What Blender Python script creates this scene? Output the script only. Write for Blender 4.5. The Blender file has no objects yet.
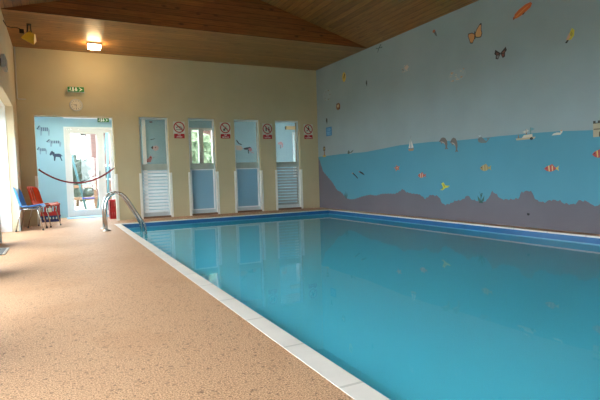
import bpy, bmesh, math, random
from mathutils import Vector, Matrix
random.seed(7)
C = bpy.context.scene.collection
S = 0.9            # metres per working unit (everything is rescaled once at the end)
D = 12.798         # back wall
XL, XR, HC = -0.733, 7.063, 4.088
XO, XI, XP, YP = 1.129, 1.251, 6.816, 11.825   # coping outer / pool edges
WZ = -0.122         # water level
YN = -4.0          # near end of the hall
OUT = 15.0         # corridor's outer wall

# ------------------------------------------------------------------ materials
def lin(c):
    return tuple((v / 12.92 if v <= 0.04045 else ((v + 0.055) / 1.055) ** 2.4) for v in c)
def rgb(r, g, b): return lin((r / 255, g / 255, b / 255)) + (1,)
class NT:
    def __init__(s, name):
        s.m = bpy.data.materials.new(name); s.m.use_nodes = True
        s.t = s.m.node_tree; s.t.nodes.clear()
        s.out = s.n('ShaderNodeOutputMaterial')
    def n(s, kind, **kw):
        nd = s.t.nodes.new(kind)
        for k, v in kw.items(): setattr(nd, k, v)
        return nd
    def l(s, a, b): s.t.links.new(a, b)
    def val(s, sock, v):
        if hasattr(v, 'is_linked') or hasattr(v, 'links'): s.l(v, sock)
        else: sock.default_value = v
    def math(s, op, a, b=0.0, c=None):
        nd = s.n('ShaderNodeMath', operation=op); s.val(nd.inputs[0], a); s.val(nd.inputs[1], b)
        if c is not None: s.val(nd.inputs[2], c)
        return nd.outputs[0]
    def coords(s, scale=(1, 1, 1)):
        tc = s.n('ShaderNodeTexCoord'); mp = s.n('ShaderNodeMapping')
        mp.inputs['Scale'].default_value = tuple(v / S for v in scale)
        s.l(tc.outputs['Object'], mp.inputs['Vector']); return mp.outputs[0]
    def noise(s, vec, scale, detail=2, rough=.5):
        nd = s.n('ShaderNodeTexNoise'); s.l(vec, nd.inputs['Vector'])
        nd.inputs['Scale'].default_value = scale; nd.inputs['Detail'].default_value = detail
        nd.inputs['Roughness'].default_value = rough; return nd.outputs['Fac']
    def ramp(s, fac, stops):
        nd = s.n('ShaderNodeValToRGB'); e = nd.color_ramp.elements
        while len(e) < len(stops): e.new(0.5)
        for k, (p, c) in enumerate(stops): e[k].position = p; e[k].color = c
        s.l(fac, nd.inputs[0]); return nd.outputs['Color']
    def mix(s, fac, a, b, mode='MIX'):
        nd = s.n('ShaderNodeMix', data_type='RGBA', blend_type=mode)
        s.val(nd.inputs['Factor'], fac); s.val(nd.inputs['A'], a) if False else None
        for i, v in ((6, a), (7, b)): s.val(nd.inputs[i], v)
        return nd.outputs[2]
    def thin(s, fr, ior):
        g = s.n('ShaderNodeNewGeometry')   # same reflectance from either side of an unrefracted sheet
        s.l(s.math('ADD', s.math('MULTIPLY', g.outputs['Backfacing'], 1 / ior - ior), ior), fr.inputs['IOR'])
    def bsdf(s, color, rough=.6, metal=0.0, spec=.5, bump=None, bs=.2, bd=.01, coat=0):
        b = s.n('ShaderNodeBsdfPrincipled')
        s.val(b.inputs['Base Color'], color); s.val(b.inputs['Roughness'], rough)
        b.inputs['Metallic'].default_value = metal; b.inputs['Specular IOR Level'].default_value = spec
        b.inputs['Coat Weight'].default_value = coat
        if bump is not None:
            bn = s.n('ShaderNodeBump'); bn.inputs['Strength'].default_value = bs; bn.inputs['Distance'].default_value = bd
            s.l(bump, bn.inputs['Height']); s.l(bn.outputs[0], b.inputs['Normal'])
        s.l(b.outputs[0], s.out.inputs[0]); return b
def plain(name, c, rough=.5, metal=0, spec=.5, var=.06, nscale=6, bs=.0):
    t = NT(name); v = t.coords(); f = t.noise(v, nscale, 3)
    lo = tuple(x * (1 - var) for x in c[:3]) + (1,); hi = tuple(min(1, x * (1 + var)) for x in c[:3]) + (1,)
    col = t.ramp(f, [(.3, lo), (.7, hi)])
    t.bsdf(col, rough, metal, spec, f if bs else None, bs); return t.m
def wall_mat(name, c, var=.05):
    t = NT(name); v = t.coords(); f = t.noise(v, 1.3, 4); g = t.noise(v, 90, 2)
    lo = tuple(x * (1 - var) for x in c[:3]) + (1,); hi = tuple(min(1, x * (1 + var)) for x in c[:3]) + (1,)
    t.bsdf(t.ramp(f, [(.3, lo), (.7, hi)]), .75, spec=.25, bump=g, bs=.12, bd=.004); return t.m
def wood(name, along, across, width, dark, light, tint=.35, knot=.5):
    """tongue and groove boards: along / across are axis letters"""
    t = NT(name); tc = t.coords(); sep = t.n('ShaderNodeSeparateXYZ'); t.l(tc, sep.inputs[0])
    a, c = sep.outputs[along], sep.outputs[across]
    cell = t.math('DIVIDE', c, width); row = t.math('FLOOR', cell); fr = t.math('FRACT', cell)
    wn = t.n('ShaderNodeTexWhiteNoise', noise_dimensions='1D'); t.l(row, wn.inputs['W'])
    off = t.math('MULTIPLY', wn.outputs['Value'], 37.0)
    seg = t.math('FLOOR', t.math('DIVIDE', t.math('ADD', a, off), 2.9))
    wn2 = t.n('ShaderNodeTexWhiteNoise', noise_dimensions='2D')
    cb = t.n('ShaderNodeCombineXYZ'); t.l(row, cb.inputs[0]); t.l(seg, cb.inputs[1]); t.l(cb.outputs[0], wn2.inputs['Vector'])
    cg = t.n('ShaderNodeCombineXYZ'); t.l(t.math('MULTIPLY', t.math('ADD', a, off), 1.1), cg.inputs[0])
    t.l(t.math('MULTIPLY', c, 26.0), cg.inputs[1]); t.l(off, cg.inputs[2])
    grain = t.noise(cg.outputs[0], 2.2, 5, .6)
    col = t.ramp(grain, [(.28, dark), (.72, light)])
    k = tuple(v * .45 for v in dark[:3]) + (1,)
    br = t.n('ShaderNodeHueSaturation'); t.l(col, br.inputs['Color'])
    t.l(t.math('ADD', t.math('MULTIPLY', wn2.outputs['Value'], tint), 1 - tint * .5), br.inputs['Value'])
    ck = t.n('ShaderNodeCombineXYZ'); t.l(t.math('MULTIPLY', t.math('ADD', a, off), 2.6), ck.inputs[0])
    t.l(t.math('MULTIPLY', c, 6.0), ck.inputs[1]); t.l(off, ck.inputs[2])
    vo = t.n('ShaderNodeTexVoronoi'); vo.inputs['Scale'].default_value = 1.0; t.l(ck.outputs[0], vo.inputs['Vector'])
    kf = t.ramp(vo.outputs['Distance'], [(.08, (1, 1, 1, 1)), (.2, (0, 0, 0, 1))])
    c2 = t.mix(t.math('MULTIPLY', kf, knot), br.outputs[0], k)
    gap = t.math('LESS_THAN', fr, .09)
    c3 = t.mix(t.math('MULTIPLY', gap, .7), c2, k)
    bmp = t.math('SUBTRACT', t.math('MULTIPLY', grain, .2), gap)
    t.bsdf(c3, .45, spec=.35, bump=bmp, bs=.25, bd=.004); return t.m
def floor_mat():
    t = NT('resin_aggregate'); v = t.coords()
    f1 = t.noise(v, 120, 3, .8); f2 = t.noise(v, .9, 3)
    vo = t.n('ShaderNodeTexVoronoi'); vo.inputs['Scale'].default_value = 70; t.l(v, vo.inputs['Vector'])
    base = t.ramp(f1, [(.38, rgb(116, 74, 48)), (.48, rgb(202, 154, 118)), (.64, rgb(234, 194, 160))])
    dk = t.ramp(vo.outputs['Color'], [(.10, (1, 1, 1, 1)), (.22, (0, 0, 0, 1))])
    c = t.mix(t.math('MULTIPLY', dk, .6), base, rgb(96, 66, 50))
    c = t.mix(t.math('MULTIPLY', t.ramp(f2, [(.52, (0, 0, 0, 1)), (.56, (1, 1, 1, 1))]), .16), c, rgb(176, 122, 84))
    t.bsdf(c, .55, spec=.35, bump=f1, bs=.2, bd=.003); return t.m
def joint_tile(name, axis, step, c, joint, rough=.35, width=.05):
    t = NT(name); v = t.coords(); sep = t.n('ShaderNodeSeparateXYZ'); t.l(v, sep.inputs[0])
    fr = t.math('FRACT', t.math('DIVIDE', sep.outputs[axis], step)); g = t.math('LESS_THAN', fr, width)
    f = t.noise(v, 3, 4); lo = tuple(x * .88 for x in c[:3]) + (1,)
    t.bsdf(t.mix(t.math('MULTIPLY', g, .6), t.ramp(f, [(.3, lo), (.7, c)]), joint), rough, bump=g, bs=-.3, bd=.004); return t.m
def grid_tile(name, c, joint, step):
    t = NT(name); v = t.coords(); sep = t.n('ShaderNodeSeparateXYZ'); t.l(v, sep.inputs[0])
    gs = [t.math('LESS_THAN', t.math('FRACT', t.math('DIVIDE', sep.outputs[i], step)), .05) for i in (0, 1)]
    g = t.math('MAXIMUM', *gs); f = t.noise(v, 2, 3); lo = tuple(x * .9 for x in c[:3]) + (1,)
    t.bsdf(t.mix(t.math('MULTIPLY', g, .5), t.ramp(f, [(.3, lo), (.7, c)]), joint), .3); return t.m
def glass(name, tint=(.93, .97, .97, 1), gloss=1.0, ior=1.45):
    t = NT(name); tr = t.n('ShaderNodeBsdfTransparent'); tr.inputs[0].default_value = tint
    gl = t.n('ShaderNodeBsdfGlossy'); gl.inputs['Roughness'].default_value = .02
    fr = t.n('ShaderNodeFresnel'); t.thin(fr, ior)
    mx = t.n('ShaderNodeMixShader'); t.l(t.math('MULTIPLY', fr.outputs[0], gloss), mx.inputs[0])
    t.l(tr.outputs[0], mx.inputs[1]); t.l(gl.outputs[0], mx.inputs[2]); t.l(mx.outputs[0], t.out.inputs[0]); return t.m
def water_mat():
    t = NT('pool_water'); v = t.coords((1, 1, 1))
    bn = t.n('ShaderNodeBump'); bn.inputs['Strength'].default_value = .02; bn.inputs['Distance'].default_value = .004
    t.l(t.math('ADD', t.noise(v, 1.4, 2), t.math('MULTIPLY', t.noise(v, 6, 2), .3)), bn.inputs['Height'])
    tr = t.n('ShaderNodeBsdfTransparent'); tr.inputs[0].default_value = (.97, .99, 1, 1)
    gl = t.n('ShaderNodeBsdfGlossy'); gl.inputs['Roughness'].default_value = 0; t.l(bn.outputs[0], gl.inputs['Normal'])
    fr = t.n('ShaderNodeFresnel'); t.thin(fr, 1.34)
    m2 = t.n('ShaderNodeMixShader'); t.l(fr.outputs[0], m2.inputs[0])
    t.l(tr.outputs[0], m2.inputs[1]); t.l(gl.outputs[0], m2.inputs[2]); t.l(m2.outputs[0], t.out.inputs[0]); return t.m
def murk_mat():
    t = NT('murky_water'); v = t.coords(); f = t.noise(v, .5, 3)
    tr = t.n('ShaderNodeBsdfTransparent'); tr.inputs[0].default_value = rgb(120, 205, 222)
    df = t.n('ShaderNodeBsdfDiffuse'); lo = tuple(x * .95 for x in rgb(*WATER)[:3]) + (1,)
    t.l(t.ramp(f, [(.3, lo), (.7, rgb(*WATER))]), df.inputs[0])
    m1 = t.n('ShaderNodeMixShader'); m1.inputs[0].default_value = .88
    t.l(tr.outputs[0], m1.inputs[1]); t.l(df.outputs[0], m1.inputs[2]); t.l(m1.outputs[0], t.out.inputs[0]); return t.m
def emit(name, c, s):
    t = NT(name); e = t.n('ShaderNodeEmission'); e.inputs[0].default_value = c; e.inputs[1].default_value = s
    t.l(e.outputs[0], t.out.inputs[0]); return t.m
def leafy(name, a, b):
    t = NT(name); v = t.coords(); f = t.noise(v, 9, 4, .7)
    t.bsdf(t.ramp(f, [(.35, a), (.65, b)]), .7, bump=f, bs=.8, bd=.1); return t.m

WATER = (98, 222, 250)
M = dict(
    cream=wall_mat('cream_plaster', rgb(194, 180, 146)), leftwall=wall_mat('cream_paint', rgb(214, 198, 168)),
    sky=wall_mat('pale_blue_grey_paint', rgb(152, 165, 168)), sea=wall_mat('sea_blue_paint', rgb(88, 148, 168), .03),
    bed=wall_mat('mauve_grey_paint', rgb(112, 106, 114), .04), pale=wall_mat('pale_blue_paint', rgb(168, 206, 222)),
    floor=floor_mat(), coping_y=joint_tile('coping_tile_long', 1, .62, rgb(244, 234, 226), rgb(190, 180, 170), width=.03),
    coping_x=joint_tile('coping_tile_cross', 0, .62, rgb(240, 234, 224), rgb(190, 180, 170), width=.03),
    band=plain('dark_blue_band', rgb(20, 92, 144), .3), ledge=plain('pale_blue_bead', rgb(90, 160, 186), .3),
    liner=plain('blue_liner', rgb(30, 128, 164), .35), poolfloor=grid_tile('pool_floor', rgb(110, 190, 212), rgb(80, 160, 185), .6),
    soffit=wood('pine_soffit_boards', 0, 1, .13, rgb(122, 80, 40), rgb(178, 128, 72), .4, .7),
    gable=wood('pine_gable_boards', 0, 2, .12, rgb(116, 64, 30), rgb(168, 104, 54), .4, .8),
    roof=wood('pine_roof_boards', 1, 0, .13, rgb(112, 68, 32), rgb(164, 110, 58), .45, .5),
    white=plain('white_upvc', rgb(238, 238, 238), .3, var=.02), frame=plain('grey_white_paint', rgb(196, 204, 206), .45, var=.03),
    guard=plain('white_guard', rgb(232, 230, 222), .4, var=.03), slat=plain('white_slat', rgb(226, 234, 240), .4, var=.02),
    greyslat=plain('grey_slat', rgb(158, 166, 164), .45, var=.02), rail=plain('grey_green_rail', rgb(168, 176, 168), .5), sill=plain('brown_sill', rgb(124, 92, 68), .6),
    glass=glass('clear_glass'), tinted=glass('tinted_glass', (.86, .85, .82, 1)),
    chrome=plain('stainless_steel', rgb(190, 190, 188), .22, 1, var=.03), black=plain('black_plastic', rgb(28, 28, 30), .5),
    darksteel=plain('dark_steel', rgb(70, 66, 64), .35, .9), grey=plain('grey_plastic', rgb(120, 124, 126), .5),
    lightgrey=plain('light_grey', rgb(190, 190, 186), .5), blue=plain('blue_polyprop', rgb(54, 126, 206), .35),
    orange=plain('orange_polyprop', rgb(222, 74, 26), .35), red=plain('red_plastic', rgb(190, 24, 30), .4),
    navy=plain('navy_plastic', rgb(34, 40, 110), .4), rope=plain('maroon_rope', rgb(122, 18, 32), .7, bs=.3, nscale=60),
    yellow=plain('yellow_enamel', rgb(206, 160, 28), .4), green=plain('sign_green', rgb(20, 122, 50), .5, var=.02),
    signwhite=plain('sign_white', rgb(236, 240, 232), .5, var=.01), signface=plain('sign_face', rgb(200, 200, 186), .5, var=.02),
    signred=plain('sign_red', rgb(172, 24, 32), .5, var=.02), signblack=plain('sign_black', rgb(30, 26, 28), .5),
    clockface=plain('clock_face', rgb(222, 214, 194), .4, var=.01), mat=plain('grey_mat', rgb(96, 94, 94), .9, nscale=70, var=.2),
    doormat=plain('blue_mat', rgb(150, 190, 214), .9, nscale=70, var=.15), alu=plain('aluminium', rgb(200, 196, 188), .35, .8),
    ground=plain('pale_gravel', rgb(140, 132, 116), .9, nscale=14, var=.15), timber=plain('fence_timber', rgb(104, 74, 52), .8, var=.15),
    siding=joint_tile('pink_siding', 2, .22, rgb(92, 64, 58), rgb(52, 36, 34), .7, .12), rooftile=plain('slate', rgb(62, 58, 62), .8),
    swing=plain('pale_teal_paint', rgb(58, 96, 102), .5), darkglass=plain('dark_window', rgb(40, 48, 58), .15),
    bark=plain('bark', rgb(92, 72, 54), .9), leaf=leafy('leaves', rgb(70, 84, 60), rgb(140, 152, 122)),
    hedge=leafy('hedge_leaves', rgb(24, 34, 28), rgb(54, 66, 54)), tube=emit('lit_tube', (.9, .97, 1, 1), .8),
    lamp=emit('lit_diffuser', (1.0, .70, .36, 1), 70.0))
tt = NT('obscured_glass'); vv = tt.coords(); nn = tt.noise(vv, 60, 2)
bb = tt.bsdf(rgb(150, 188, 206), .25, spec=.5, bump=nn, bs=.2); 
tl0 = tt.n('ShaderNodeBsdfTranslucent'); tl0.inputs[0].default_value = rgb(178, 206, 222); mx0 = tt.n('ShaderNodeMixShader'); mx0.inputs[0].default_value = .5
tt.l(bb.outputs[0], mx0.inputs[1]); tt.l(tl0.outputs[0], mx0.inputs[2]); tt.l(mx0.outputs[0], tt.out.inputs[0]); M['obscure'] = tt.m
M['water'] = water_mat(); M['murk'] = murk_mat()
STICK = {}
def sm(r, g, b):
    k = (r, g, b)
    if k not in STICK: STICK[k] = plain('vinyl_%d' % len(STICK), rgb(r, g, b), .5, var=.03)
    return STICK[k]

# ------------------------------------------------------------------ mesh helpers
ORG = {}
class MB:
    def __init__(s): s.bm = bmesh.new(); s.mats = []
    def mi(s, m):
        if m not in s.mats: s.mats.append(m)
        return s.mats.index(m)
    def fin(s, faces, m, smooth=False):
        i = s.mi(m)
        for f in faces: f.material_index = i; f.smooth = smooth
    def poly(s, pts, m):
        f = s.bm.faces.new([s.bm.verts.new(p) for p in pts]); s.fin([f], m); return f
    def box(s, x0, x1, y0, y1, z0, z1, m, bev=0, mx=None):
        vs = [s.bm.verts.new((x, y, z)) for x in (x0, x1) for y in (y0, y1) for z in (z0, z1)]
        F = [(0, 1, 3, 2), (4, 6, 7, 5), (0, 4, 5, 1), (2, 3, 7, 6), (0, 2, 6, 4), (1, 5, 7, 3)]
        fs = [s.bm.faces.new([vs[i] for i in f]) for f in F]
        s.fin(fs, m)
        if bev:
            es = list({e for f in fs for e in f.edges})
            r = bmesh.ops.bevel(s.bm, geom=es, offset=bev, segments=2, affect='EDGES', profile=.5)
            s.fin(r['faces'], m); vs = list({v for f in r['faces'] for v in f.verts} | {v for v in vs if v.is_valid})
        if mx is not None: bmesh.ops.transform(s.bm, matrix=mx, verts=[v for v in vs if v.is_valid])
        return s
    def prism(s, pts, fn, t, m):
        """pts 2D polygon; fn(u,v,w) -> 3D; extruded w from 0 to t"""
        a = [s.bm.verts.new(fn(u, v, 0)) for u, v in pts]; b = [s.bm.verts.new(fn(u, v, t)) for u, v in pts]
        n = len(pts); fs = [s.bm.faces.new(a), s.bm.faces.new(b[::-1])]
        for i in range(n): fs.append(s.bm.faces.new((a[i], b[i], b[(i + 1) % n], a[(i + 1) % n])))
        s.fin(fs, m); return s
    def tube(s, pts, r, m, seg=10, cap=True):
        pts = [Vector(p) for p in pts]; rings = []; up = None
        for i, p in enumerate(pts):
            d = (pts[min(i + 1, len(pts) - 1)] - pts[max(i - 1, 0)]).normalized()
            if up is None: up = d.orthogonal().normalized()
            else: up = (up - d * up.dot(d)).normalized()
            q = d.cross(up); rr = r[i] if isinstance(r, (list, tuple)) else r
            rings.append([s.bm.verts.new(p + (up * math.cos(a) + q * math.sin(a)) * rr) for a in [2 * math.pi * k / seg for k in range(seg)]])
        fs = []
        for A, B in zip(rings, rings[1:]):
            for k in range(seg): fs.append(s.bm.faces.new((A[k], A[(k + 1) % seg], B[(k + 1) % seg], B[k])))
        s.fin(fs, m, True)
        if cap: s.fin([s.bm.faces.new(rings[0][::-1]), s.bm.faces.new(rings[-1])], m)
        return s
    def lathe(s, prof, cen, axis, m, seg=24):
        """prof: (radius, height) list around axis 'x','y','z' at cen"""
        cen = Vector(cen); rings = []
        for r, h in prof:
            ring = []
            for k in range(seg):
                a = 2 * math.pi * k / seg; c, d = r * math.cos(a), r * math.sin(a)
                ring.append(s.bm.verts.new(cen + Vector({'z': (c, d, h), 'y': (c, h, d), 'x': (h, c, d)}[axis])))
            rings.append(ring)
        fs = []
        for A, B in zip(rings, rings[1:]):
            for k in range(seg): fs.append(s.bm.faces.new((A[k], A[(k + 1) % seg], B[(k + 1) % seg], B[k])))
        s.fin(fs, m, True)
        s.fin([s.bm.faces.new(rings[0][::-1]), s.bm.faces.new(rings[-1])], m); return s
    def build(s, name, parent=None, origin=None, **kw):
        bmesh.ops.recalc_face_normals(s.bm, faces=s.bm.faces[:])
        o3 = ORG[parent] if parent else Vector(origin or (0, 0, 0))
        bmesh.ops.translate(s.bm, vec=-o3, verts=s.bm.verts[:])
        me = bpy.data.meshes.new(name); s.bm.to_mesh(me); s.bm.free()
        for m in s.mats: me.materials.append(m)
        o = bpy.data.objects.new(name, me); C.objects.link(o)
        if parent: o.parent = parent
        else: o.location = o3
        ORG[o] = o3
        for k, v in kw.items(): o[k] = v
        return o
def box(name, x0, x1, y0, y1, z0, z1, m, parent=None, bev=0, **kw):
    b = MB(); b.box(x0, x1, y0, y1, z0, z1, m, bev)
    return b.build(name, parent, None if parent else ((x0 + x1) / 2, (y0 + y1) / 2, z0), **kw)
def thing(name, loc, label=None, category=None, group=None, kind=None):
    o = bpy.data.objects.new(name, None); C.objects.link(o); o.location = loc; o.empty_display_size = .1; ORG[o] = Vector(loc)
    if label: o['label'] = label
    if category: o['category'] = category
    if group: o['group'] = group
    if kind: o['kind'] = kind
    return o
def text(name, body, size, fn, m, parent, w=0.0):
    """flat lettering; fn(u,v,0) maps text plane to the world"""
    cu = bpy.data.curves.new('lettering', 'FONT'); cu.body = body; cu.size = size; cu.align_x = 'CENTER'; cu.align_y = 'CENTER'
    cu.resolution_u = 3; cu.offset = size * .012
    tmp = bpy.data.objects.new('lettering', cu); C.objects.link(tmp)
    dg = bpy.context.evaluated_depsgraph_get(); dg.update()
    me = bpy.data.meshes.new_from_object(tmp.evaluated_get(dg)); bpy.data.objects.remove(tmp); bpy.data.curves.remove(cu)
    for v in me.vertices: v.co = Vector(fn(v.co.x, v.co.y, 0)) - ORG[parent]
    me.materials.clear(); me.materials.append(m)
    o = bpy.data.objects.new(name, me); C.objects.link(o); o.parent = parent; ORG[o] = ORG[parent]; return o
def circ(cx, cy, rx, ry=None, n=20, a0=0, a1=360):
    ry = ry or rx; full = abs(a1 - a0) >= 360; k = n if full else n + 1
    return [(cx + rx * math.cos(math.radians(a0 + (a1 - a0) * i / n)), cy + ry * math.sin(math.radians(a0 + (a1 - a0) * i / n))) for i in range(k)]

# ------------------------------------------------------------------ the setting
b = MB(); m = M['floor']
b.box(-1.36, XO, YN - .2, OUT, -.12, 0, m); b.box(XO, 7.7, YP + .022, OUT, -.12, 0, m)
b.box(XP + .022, XR + .1, YN - .2, YP + .022, -.12, 0, m); b.box(XO, XP + .022, YN - .2, -2.122, -.12, 0, m)
b.build('floor', kind='structure', label='beige speckled resin floor around the pool')
# pool: dark band, pale bead and liner on the four sides
def ring(mb, x0, x1, y0, y1, z0, z1, t, m):
    mb.box(x0 - t, x0, y0 - t, y1 + t, z0, z1, m); mb.box(x1, x1 + t, y0 - t, y1 + t, z0, z1, m)
    mb.box(x0, x1, y1, y1 + t, z0, z1, m); mb.box(x0, x1, y0 - t, y0, z0, z1, m)
Y0 = -2.0
pb = MB(); ring(pb, XI, XP, Y0, YP, -1.3, -.125, .1, M['liner']); pb.box(XI - .1, XP + .1, Y0 - .1, YP + .1, -1.4, -1.3, M['poolfloor'])
pool = pb.build('swimming_pool', origin=(4, 5, -1.4), kind='structure', label='sunken swimming pool with a blue liner')
pb = MB(); ring(pb, XI, XP, Y0, YP, -.125, -.112, .1, M['ledge'])
ring(pb, XI + .003, XP - .003, Y0 + .003, YP - .003, -.127, -.110, .03, M['ledge']); pb.build('bead_strip', pool)
pb = MB(); ring(pb, XI, XP, Y0, YP, -.112, -.02, .1, M['band']); pb.build('tile_band', pool)
cp = MB()
cp.box(XO, XI + .012, Y0 - .122, YP + .022, -.022, .002, M['coping_y'], .002); cp.box(XP - .012, XP + .022, Y0 - .122, YP + .022, -.022, .002, M['coping_y'], .002)
cp.box(XI + .012, XP - .012, YP - .012, YP + .022, -.022, .002, M['coping_x'], .002); cp.box(XI + .012, XP - .012, Y0 - .122, Y0 + .012, -.022, .002, M['coping_x'], .002)
cp.build('pool_coping', origin=(1.2, 5, 0), kind='structure', label='white tile coping around the pool edge')
w = MB(); wp = w.poly([(XI, Y0, WZ), (XP, Y0, WZ), (XP, YP, WZ), (XI, YP, WZ)], M['water'])
w.build('pool_water', origin=(4, 5, WZ), kind='stuff', label='still turquoise water filling the swimming pool', category='water')
wo = bpy.data.objects['pool_water']
if wo.data.polygons[0].normal.z < 0: wo.data.flip_normals()
w = MB(); w.poly([(XI, Y0, WZ - .006), (XP, Y0, WZ - .006), (XP, YP, WZ - .006), (XI, YP, WZ - .006)], M['murk'])
mk = w.build('murky_water', wo, kind='stuff')
if mk.data.polygons[0].normal.z < 0: mk.data.flip_normals()

# right wall with its painted sea and seabed (one mesh, three paints)
SEABED = [(12.8, 1.5), (12.73, 1.43), (12.54, 1.09), (12.25, 0.91), (11.98, 0.74), (11.76, 0.54), (11.55, 0.49), (11.4, 0.4), (11.3, 0.33), (11.1, 0.3), (10.9, 0.31), (10.7, 0.35), (10.47, 0.4), (10.15, 0.45), (9.9, 0.43), (9.65, 0.48), (9.41, 0.49), (9.14, 0.49), (8.99, 0.54), (8.91, 0.58), (8.84, 0.61), (8.74, 0.54), (8.53, 0.51), (8.3, 0.5), (8.2, 0.46), (8.1, 0.4), (8.01, 0.45), (7.92, 0.5), (7.8, 0.48), (7.71, 0.48), (7.65, 0.42), (7.59, 0.33), (7.51, 0.3), (7.36, 0.33), (7.23, 0.39), (7.03, 0.42), (6.94, 0.48), (6.86, 0.52), (6.83, 0.44), (6.66, 0.41), (6.54, 0.38), (6.41, 0.44), (6.35, 0.53), (6.3, 0.6), (6.2, 0.54), (6.11, 0.46), (5.94, 0.46), (5.83, 0.47), (5.73, 0.49), (5.69, 0.59), (5.61, 0.61), (5.51, 0.62), (5.46, 0.57), (5.41, 0.47), (5.26, 0.43), (5.13, 0.48), (4.97, 0.47), (4.91, 0.43), (4.74, 0.42), (4.66, 0.49), (4.57, 0.48), (4.49, 0.46), (4.46, 0.41), (4.34, 0.43)]
y = 4.34
while y > YN - .2:
    y -= random.uniform(.08, .26); SEABED.append((y, random.uniform(.36, .6)))
HOR = [(12.8, 1.52), (11.55, 1.54), (10.33, 1.53), (8.92, 1.61), (7.92, 1.61), (7.07, 1.58), (6.12, 1.58), (5.32, 1.57), (4.97, 1.56), (4.35, 1.52), (0, 1.55), (-6, 1.55)]
def interp(T, y):
    for (a, p), (c, q) in zip(T, T[1:]):
        if a >= y >= c: return p + (q - p) * ((a - y) / (a - c) if a > c else 0)
    return T[-1][1]
b = MB(); ys = [D - .0001]
while ys[-1] > YN: ys.append(max(YN, ys[-1] - .025))
prev = None
for y in ys:
    s = interp(SEABED, y) + .012 * math.sin(y * 61) + .008 * math.sin(y * 143 + 1); s = min(s, 1.5); h = max(interp(HOR, y), s + .01)
    vs = [b.bm.verts.new((XR, y, z)) for z in (-.1, s, h, HC)]
    if prev:
        for k, mm in enumerate((M['bed'], M['sea'], M['sky'])): b.fin([b.bm.faces.new((prev[k], vs[k], vs[k + 1], prev[k + 1]))], mm)
    prev = vs
b.box(XR + .002, XR + .2, YN, D, -.1, HC, M['sky'])
b.build('wall_right', origin=(XR, 5, 0), kind='structure', label='right wall painted with a pale sky, blue sea and mauve seabed')

# back wall with its five openings
OPN = [(-.395, 1.312, 2.56), (1.925, 2.645, 2.585), (3.172, 3.90, 2.585), (4.44, 5.197, 2.585), (5.678, 6.452, 2.585)]
b = MB(); TB = .28; x = -1.2
for x0, x1, h in OPN:
    b.box(x, x0, D, D + TB, -.05, HC + .3, M['cream']); b.box(x0, x1, D, D + TB, h, HC + .3, M['cream']); x = x1
b.box(x, XR + .2, D, D + TB, -.05, HC + .3, M['cream'])
b.build('wall_back', origin=(3, D, 0), kind='structure', label='cream end wall with a wide opening and four narrow doors')
# left wall: piers between full-height glazed doors
LOP = [(9.55, 11.68), (6.6, 8.75), (3.7, 5.85), (.8, 2.95), (-2.1, .05)]
XW = -1.36
b = MB(); y = D
for y0, y1 in LOP:
    b.box(XW, XL if y1 > 9 or y1 < 8 else -.98, y1, y, -.05, 2.6, M['leftwall']); b.box(XW, XL, y0, y, 2.6, HC + .3, M['leftwall']); y = y0
b.box(XW, XL, YN, y, -.05, HC + .3, M['leftwall'])
b.build('wall_left', origin=(XL, 5, 0), kind='structure', label='cream left wall with glazed doors to the garden')
FW = (1.4, 3.2, .25, 2.6); b = MB()
b.box(XW, FW[0], YN - .25, YN, -.1, 5.5, M['cream']); b.box(FW[1], XR + .2, YN - .25, YN, -.1, 5.5, M['cream'])
b.box(FW[0], FW[1], YN - .25, YN, -.1, FW[2], M['cream']); b.box(FW[0], FW[1], YN - .25, YN, FW[3], 5.5, M['cream'])
b.build('wall_front', origin=(3, YN, 0), kind='structure', label='cream wall behind the viewer')
wd = thing('window_4', (4, YN - .1, FW[2]), 'wide white window added behind the viewer to light the pool', kind='structure'); b = MB()  # added out of view to bring daylight onto the water and mural
for k in range(3):
    x = FW[0] + (FW[1] - FW[0] - .07) * k / 2; b.box(x, x + .07, YN - .16, YN - .09, FW[2], FW[3], M['white'])
for z in (FW[2], FW[3] - .07): b.box(FW[0] + .07, FW[1] - .07, YN - .16, YN - .09, z, z + .07, M['white'])
b.build('frame', wd)
b = MB(); b.box(FW[0] + .07, FW[1] - .07, YN - .13, YN - .122, FW[2] + .07, FW[3] - .07, M['glass']); b.build('pane', wd)

# ceiling: soffit along the back wall, boarded gable above its edge, pitched roof
YG = 10.12; RX, RZ = 3.165, 5.19
c = thing('ceiling', (3.1, 10, HC), 'boarded pine ceiling with a flat strip and a pitched roof', kind='structure')
b = MB(); b.box(XW, XR + .2, YG, D, HC, HC + .12, M['soffit']); b.build('soffit', c)
b = MB(); b.prism([(XL - .4, HC + .12), (XR + .2, HC + .12), (XR + .2, HC + .13), (RX, RZ + .1), (XL - .4, HC + .13)], lambda u, v, w: (u, YG + w, v), .08, M['gable'])
b.prism([(XL - .4, HC), (XR + .2, HC), (XR + .2, HC + .12), (XL - .4, HC + .12)], lambda u, v, w: (u, YG - .001 + w, v), .02, M['gable']); b.build('gable_boarding', c)
b = MB(); k = (RZ - HC) / (XR - RX)
for sx, xe in ((1, XR + .25), (-1, XL - .45)):
    ze = RZ - abs(xe - RX) * (k if sx > 0 else (RZ - HC) / (RX - XL))
    b.prism([(RX, RZ), (xe, ze), (xe, ze + .15), (RX, RZ + .15)], lambda u, v, w: (u, YN - .2 + w, v), YG - YN + .22, M['roof'])
b.build('roof_boarding', c)

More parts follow.
